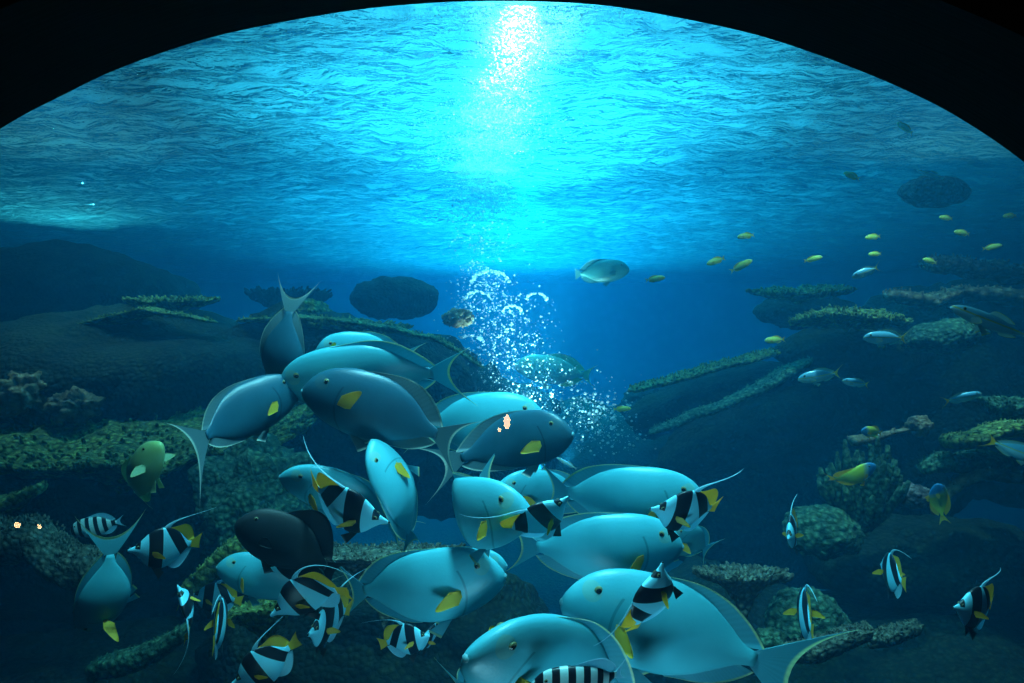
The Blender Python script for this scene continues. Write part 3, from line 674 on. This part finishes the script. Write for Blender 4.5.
cx = Vector((0, 1, 1.4)); vs, fs = [], []
for q in inner:
    d = q-cx; s = min((3.6/abs(d.x)) if abs(d.x) > 1e-6 else 1e9, (3.4/d.z) if d.z > 0 else (1.4/(-d.z) if d.z < -1e-6 else 1e9))
    o_ = cx+d*s
    for yy in (.80, 1.0): vs.append((q.x, yy, q.z)); vs.append((o_.x, yy, o_.z))
n = len(inner)
for i in range(n):
    j = (i+1) % n; a, b = i*4, j*4      # a: inner front, a+1 outer front, a+2 inner back, a+3 outer back
    fs += [(a, b, b+1, a+1), (a+2, a+3, b+3, b+2), (a, a+2, b+2, b), (a+1, b+1, b+3, a+3)]
struct('wall_front', mesh('wall_front', vs, fs), hall)
# acrylic pane
m, nt, out = newmat('clear_acrylic')
tr = N(nt, 'ShaderNodeBsdfTransparent'); gl = N(nt, 'ShaderNodeBsdfGlossy', i_Roughness=.0); fr = N(nt, 'ShaderNodeFresnel', i_IOR=1.45)
mx = N(nt, 'ShaderNodeMixShader'); nt.links.new(mathn(nt, 'MULTIPLY', fr.outputs[0], .6), mx.inputs[0]); nt.links.new(tr.outputs[0], mx.inputs[1]); nt.links.new(gl.outputs[0], mx.inputs[2]); nt.links.new(mx.outputs[0], out.inputs[0])
struct('window_1', mesh('pane', [(-3.5, 1.02, .05), (3.5, 1.02, .05), (3.5, 1.02, 4.2), (-3.5, 1.02, 4.2)], [(0, 1, 2, 3)]), m)

# rippled water surface seen from below
m, nt, out = newmat('water_surface'); L = nt.links.new
g = N(nt, 'ShaderNodeNewGeometry')
mp = N(nt, 'ShaderNodeMapping'); mp.inputs['Scale'].default_value = (1.0, 2.3, 1); L(g.outputs['Position'], mp.inputs[0])
n1 = N(nt, 'ShaderNodeTexNoise', i_Scale=2.3, i_Detail=4.0, i_Roughness=.55, i_Distortion=.25); L(mp.outputs[0], n1.inputs['Vector'])
bp = N(nt, 'ShaderNodeBump', i_Strength=1.0, i_Distance=.16); L(n1.outputs[0], bp.inputs['Height'])
lw = N(nt, 'ShaderNodeLayerWeight', i_Blend=.5); L(bp.outputs[0], lw.inputs['Normal'])
fac = ramp(nt, lw.outputs['Facing'], [(.46, (.03,)*3), (.60, (.30,)*3), (.72, (.72,)*3), (.90, (.86,)*3)]).outputs[0]
tl = N(nt, 'ShaderNodeBsdfTranslucent'); tl.inputs[0].default_value = (.20, .35, .40, 1); L(bp.outputs[0], tl.inputs['Normal'])
tp = N(nt, 'ShaderNodeBsdfTransparent'); tp.inputs[0].default_value = (.9, 1, 1, 1)
ms = N(nt, 'ShaderNodeMixShader', i_Fac=.14); L(tl.outputs[0], ms.inputs[1]); L(tp.outputs[0], ms.inputs[2])
gs_ = N(nt, 'ShaderNodeBsdfGlossy', i_Roughness=.06); gs_.inputs[0].default_value = (.85, .95, 1, 1); L(bp.outputs[0], gs_.inputs['Normal'])
mx = N(nt, 'ShaderNodeMixShader'); L(fac, mx.inputs[0]); L(ms.outputs[0], mx.inputs[1]); L(gs_.outputs[0], mx.inputs[2]); L(mx.outputs[0], out.inputs[0])
nx, ny = 320, 480; vs, fs = [], []
for j in range(ny):
    y = 1.1+(TY1-.05-1.1)*(j/(ny-1))**1.35
    for i in range(nx):
        u = 2*i/(nx-1)-1; x = (TX-.05)*math.copysign(abs(u)**1.25, u)
        z = .050*noise.noise(Vector((x*.8, y*1.1, 1.3)))+.060*noise.noise(Vector((x*1.7+4, y*3.0, 0)))+.032*(1-2*abs(noise.noise(Vector((x*3.3, y*6.0, 7)))))
        vs.append((x, y, SURF+z))
for j in range(ny-1):
    for i in range(nx-1):
        a = j*nx+i; fs.append((a, a+1, a+nx+1, a+nx))
struct('water_surface', mesh('water_surface', vs, fs), m, smooth=True)
WATER_SURF_MAT = m

# body of water
m, nt, out = newmat('tank_water')
sc = N(nt, 'ShaderNodeVolumeScatter', i_Density=.042, i_Anisotropy=.3); sc.inputs['Color'].default_value = (.03, .52, 1.0, 1)
ab = N(nt, 'ShaderNodeVolumeAbsorption', i_Density=.16); ab.inputs['Color'].default_value = (.02, .84, .90, 1)
ad = N(nt, 'ShaderNodeAddShader'); nt.links.new(sc.outputs[0], ad.inputs[0]); nt.links.new(ab.outputs[0], ad.inputs[1]); nt.links.new(ad.outputs[0], out.inputs['Volume'])
o = struct('water', mesh('water', *box(-TX+.02, TX-.02, TY0, TY1-.02, TZ0+.02, SURF-.12)), m)
me = o.data; bm = bmesh.new(); bm.from_mesh(me); bmesh.ops.recalc_face_normals(bm, faces=bm.faces); bm.to_mesh(me); bm.free()

# bubbles
m, nt, out = newmat('air_bubble')
p1 = N(nt, 'ShaderNodeBsdfTranslucent'); p1.inputs[0].default_value = (.9, .97, 1, 1)
p2 = N(nt, 'ShaderNodeBsdfDiffuse'); p2.inputs[0].default_value = (.9, .97, 1, 1)
p3 = N(nt, 'ShaderNodeBsdfGlossy', i_Roughness=.12)
a_ = N(nt, 'ShaderNodeMixShader', i_Fac=.5); nt.links.new(p1.outputs[0], a_.inputs[1]); nt.links.new(p2.outputs[0], a_.inputs[2]); a_.inputs[0].default_value = .55
b_ = N(nt, 'ShaderNodeMixShader', i_Fac=.3); nt.links.new(a_.outputs[0], b_.inputs[1]); nt.links.new(p3.outputs[0], b_.inputs[2])
c_ = N(nt, 'ShaderNodeMixShader', i_Fac=.40); t_n = N(nt, 'ShaderNodeBsdfTransparent'); nt.links.new(b_.outputs[0], c_.inputs[1]); nt.links.new(t_n.outputs[0], c_.inputs[2]); nt.links.new(c_.outputs[0], out.inputs[0])
bubble_mat = m
bm = bmesh.new(); bmesh.ops.create_icosphere(bm, subdivisions=1, radius=1); IV = [v.co.copy() for v in bm.verts]; IF = [tuple(v.index for v in f.verts) for f in bm.faces]; bm.free()
def bubbles(name, label, items, IF=IF):
    vs, fs = [], []
    for c, r in items:
        n0 = len(vs)
        for v in IV: vs.append((c.x+v.x*r, c.y+v.y*r, c.z+v.z*r*.8))
        fs += [tuple(n0+k for k in f) for f in IF]
    o = link(name, mesh(name, vs, fs), bubble_mat); tag(o, label, 'bubbles', kind='stuff'); return o
rb = random.Random(3); it = []
def br(lo=.25, hi=1.3): return lo+(hi-lo)*rb.random()**3.2
for k in range(3600):
    y = 268+175*rb.random()**.9; cxx = 484+(y-270)*.20; sg = 16+(y-270)*.17
    x = rb.gauss(cxx, sg); YY = rb.gauss(6.6, .35); it.append((at(x, y+8*math.sin(x*.09), YY), br()*YY/F))
for (qx, qy, qr, nn) in ((490, 283, 20, 130), (537, 300, 11, 60), (512, 312, 10, 50), (478, 300, 14, 60), (470, 345, 16, 60)):
    for k in range(nn):
        a = rb.random()*math.pi; rr = qr*(.82+.2*rb.random()); YY = rb.gauss(6.5, .1); it.append((at(qx+math.cos(a)*rr, qy-math.sin(a)*rr*.65, YY), br(.5, 1.9)*YY/F))
for k in range(700):
    x = rb.gauss(600, 22); y = rb.gauss(418, 17)+(x-600)*.25; YY = rb.gauss(6.1, .2); it.append((at(x, y, YY), br(.35, 1.9)*YY/F))
for k in range(260):
    x = rb.gauss(480, 20); y = rb.gauss(243, 13); YY = rb.gauss(7.2, .3); it.append((at(x, y, YY), br(.35, 1.5)*YY/F))  # extra bubbles modelled as the column's reflection in the surface
bubbles('air_bubbles', 'column of rising air bubbles and its modelled reflection in the middle of the tank', it)
it = []
def cxat(y):
    T = [(8, 530), (30, 522), (55, 535), (80, 505), (110, 495), (150, 485), (220, 480)]
    for (y0, a), (y1, b) in zip(T, T[1:]):
        if y <= y1: return a+(b-a)*(y-y0)/(y1-y0)
    return 480
for k in range(15000):
    y = 6+215*rb.random()**1.15; sg = 26+12*math.sin(y*.06)+(22 if y < 22 else 0)
    x = rb.gauss(cxat(y), sg); YY = (SURF-EYE-.115-.04*rb.random())*F/(341.5-y); it.append((at(x, y, YY), br(.32, 1.25)*YY/F))
bubbles('surface_bubble_glitter', 'band of bubbles and lamp glitter shaped as bubbles under the water surface', it, [f for f in IF if sum(IV[k].z for k in f) < .9])  # real bubbles, also standing in for lamp glitter on the ripples

#__LIGHT__
def light(kind, name, loc, energy, color, target=None, **kw):
    l = bpy.data.lights.new(name, kind); l.energy = energy; l.color = color
    for k, v in kw.items(): setattr(l, k, v)
    o = bpy.data.objects.new(name, l); C.objects.link(o); o.location = loc
    if target is not None: o.rotation_euler = (Vector(target)-Vector(loc)).to_track_quat('-Z', 'Y').to_euler()
    return o
light('SPOT', 'broad_tank_lamp', (.0, 6.6, SURF+4), 5200, (.06, .68, .95), (.0, 7.4, 0), spot_size=math.radians(86), spot_blend=1.0, shadow_soft_size=.3)
light('SPOT', 'rear_fill', (.0, 13.0, SURF+4), 7000, (.03, .56, .95), (.0, 12.0, 0), spot_size=math.radians(135), spot_blend=1.0, shadow_soft_size=.2)  # added unseen spot to brighten the mid water and rear surface
light('SPOT', 'far_fill', (.0, 19.0, SURF+5), 15000, (.03, .52, .95), (.0, 18.0, SURF-1), spot_size=math.radians(140), spot_blend=1.0, shadow_soft_size=.2)  # added unseen spot that lifts the far water surface
light('SPOT', 'low_surface_fill', (.1, 3.6, SURF+.9), 520, (.14, .75, 1.0), (.1, 6.6, SURF-.3), spot_size=math.radians(140), spot_blend=1.0, shadow_soft_size=.1)  # added low spot giving ripple contrast and a hot patch
light('SPOT', 'ripple_fill', (.3, 11.0, SURF+1.5), 2300, (.08, .68, .95), (.1, 4.6, SURF-.2), spot_size=math.radians(90), spot_blend=1.0, shadow_soft_size=.1)  # added glancing spot from behind, there to sharpen ripple contrast
for sx in (-1, 1):
    light('SPOT', 'side_ripple_fill', (sx*5.4, 8.6, SURF+2.2), 190, (.45, .72, .62), (sx*4.6, 6.0, SURF-.1), spot_size=math.radians(110), spot_blend=1.0, shadow_soft_size=.1)  # added dim greenish spots that give the side ripples texture
for x_, y_, e_ in ((.12, 4.7, 900), (.10, 5.2, 700), (-.02, 5.9, 600), (-.12, 6.7, 600), (-.25, 7.6, 620), (-.35, 8.8, 700)):
    light('SPOT', 'column_lamp', (x_, y_, SURF+2.8), e_*1.3, (.80, .97, 1.0), (x_, y_, 0), spot_size=math.radians(20), spot_blend=1.0, shadow_soft_size=.08)
light('SPOT', 'bubble_fill', (.25, 6.1, .3), 2300, (.55, .92, 1.0), (-.1, 6.9, SURF), spot_size=math.radians(52), spot_blend=1.0, shadow_soft_size=.03)  # added submerged spot that whitens the bubble column
light('SPOT', 'right_reef_fill', (2.5, 3.7, SURF-.12), 330, (.40, .88, 1.0), (2.5, 3.8, 1.0), spot_size=math.radians(110), spot_blend=1.0, shadow_soft_size=.03)  # added spot out of view, brightens the right-hand fish and reef
light('SPOT', 'left_reef_fill', (-3.2, 4.6, SURF-.12), 190, (.40, .88, 1.0), (-2.6, 4.9, 1.0), spot_size=math.radians(115), spot_blend=1.0, shadow_soft_size=.03)  # added spot hidden by the arch, lights the left reef tops
light('SPOT', 'glitter_fill', (.08, 3.75, SURF-.25), 750, (.85, .97, 1.0), (-.12, 7.0, SURF-.13), spot_size=math.radians(34), spot_blend=1.0, shadow_soft_size=.02)  # added spot hidden above the arch edge, makes surface bubbles sparkle
light('SPOT', 'glitter_fill', (.05, 3.75, SURF-.25), 2600, (.85, .97, 1.0), (-.22, 8.0, SURF-.13), spot_size=math.radians(17), spot_blend=1.0, shadow_soft_size=.02)  # added narrower spot carrying the sparkle further back
light('SPOT', 'haze_fill', (.2, 8.5, SURF-.12), 1500, (.05, .64, .95), (.1, 9.5, 0), spot_size=math.radians(100), spot_blend=1.0, shadow_soft_size=.03)  # added submerged fill that lights the blue haze in open water
light('SPOT', 'front_tank_lamp', (.1, 2.2, SURF-.12), 230, (.28, .86, 1.0), (.05, 2.1, 1.0), spot_size=math.radians(100), spot_blend=1.0, shadow_soft_size=.2)
light('SPOT', 'window_side_lamp', (.1, 1.25, SURF-.15), 560, (.28, .85, 1.0), (.05, 2.3, 1.0), spot_size=math.radians(80), spot_blend=1.0, shadow_soft_size=.15)
light('SPOT', 'flank_fill', (.1, 1.2, .15), 26, (.28, .80, 1.0), (.1, 2.4, 1.15), spot_size=math.radians(105), spot_blend=1.0, shadow_soft_size=.15)  # added fill below the view, evens out the fish flanks
light('SPOT', 'plume_fill', (.45, 5.7, .45), 150, (.55, .92, 1.0), (.78, 6.1, 2.0), spot_size=math.radians(75), spot_blend=1.0, shadow_soft_size=.02)  # added fill hidden behind the fish, brightens the lower right bubbles
light('SPOT', 'left_side_lamp', (-8.2, 13.0, SURF+1.8), 700, (.25, .85, 1.0), (-8.0, 11.0, SURF-.3), spot_size=math.radians(120), spot_blend=1.0, shadow_soft_size=.05)
# warm lamps in the visitors' hall, mirrored faintly in the pane
m, nt, out = newmat('warm_bulb'); e_ = N(nt, 'ShaderNodeEmission', i_Strength=70.0); e_.inputs[0].default_value = (1, .55, .25, 1); nt.links.new(e_.outputs[0], out.inputs[0])
for k, (x_, z_, r_, lab) in enumerate(((-.03, 1.03, .022, 'small warm hall lamp on a thin post behind the visitor'), (-.075, .98, .012, 'smaller warm hall lamp beside the first'), (-2.94, .41, .016, 'low warm hall lamp at the far left of the hall'), (-2.83, .39, .012, 'low warm hall lamp next to the far left one'))):
    t = empty('hall_lamp'); t.location = (x_, -1.96-.03*k, 0); tag(t, lab, 'lamp')
    bm = bmesh.new(); bmesh.ops.create_uvsphere(bm, u_segments=16, v_segments=10, radius=r_)
    for v in bm.verts: v.co.z *= 2.0 if k == 0 else 1.2
    me = bpy.data.meshes.new('bulb'); bm.to_mesh(me); bm.free(); b_ = link('bulb', me, m, t); b_.location.z = z_
    bm = bmesh.new(); bmesh.ops.create_cone(bm, cap_ends=True, segments=12, radius1=.008, radius2=.006, depth=z_-r_, matrix=Matrix.Translation((0, 0, (z_-r_)/2)))
    bmesh.ops.create_cone(bm, cap_ends=True, segments=24, radius1=.05, radius2=.045, depth=.02, matrix=Matrix.Translation((0, 0, .01)))
    me = bpy.data.meshes.new('post'); bm.to_mesh(me); bm.free(); link('post', me, hall, t)
w = bpy.data.worlds.new('dark_hall'); bpy.context.scene.world = w; w.use_nodes = True
w.node_tree.nodes['Background'].inputs[0].default_value = (0, .004, .006, 1)

cam = bpy.data.cameras.new('camera'); cam.sensor_width = 36; cam.lens = 36*F/1024; cam.clip_start = .05
co = bpy.data.objects.new('camera', cam); C.objects.link(co); co.location = (0, 0, EYE); co.rotation_euler = (math.pi/2, 0, 0)
s = bpy.context.scene; s.camera = co
s.view_settings.view_transform = 'Standard'; s.view_settings.look = 'None'; s.view_settings.gamma = 1; s.view_settings.exposure = 0
s.view_settings.use_curve_mapping = False
s.cycles.use_denoising = True
s.cycles.max_bounces = 6; s.cycles.diffuse_bounces = 2; s.cycles.glossy_bounces = 2; s.cycles.transmission_bounces = 4
s.cycles.volume_bounces = 1; s.cycles.transparent_max_bounces = 24
s.cycles.sample_clamp_indirect = 3; s.cycles.caustics_reflective = False; s.cycles.caustics_refractive = False
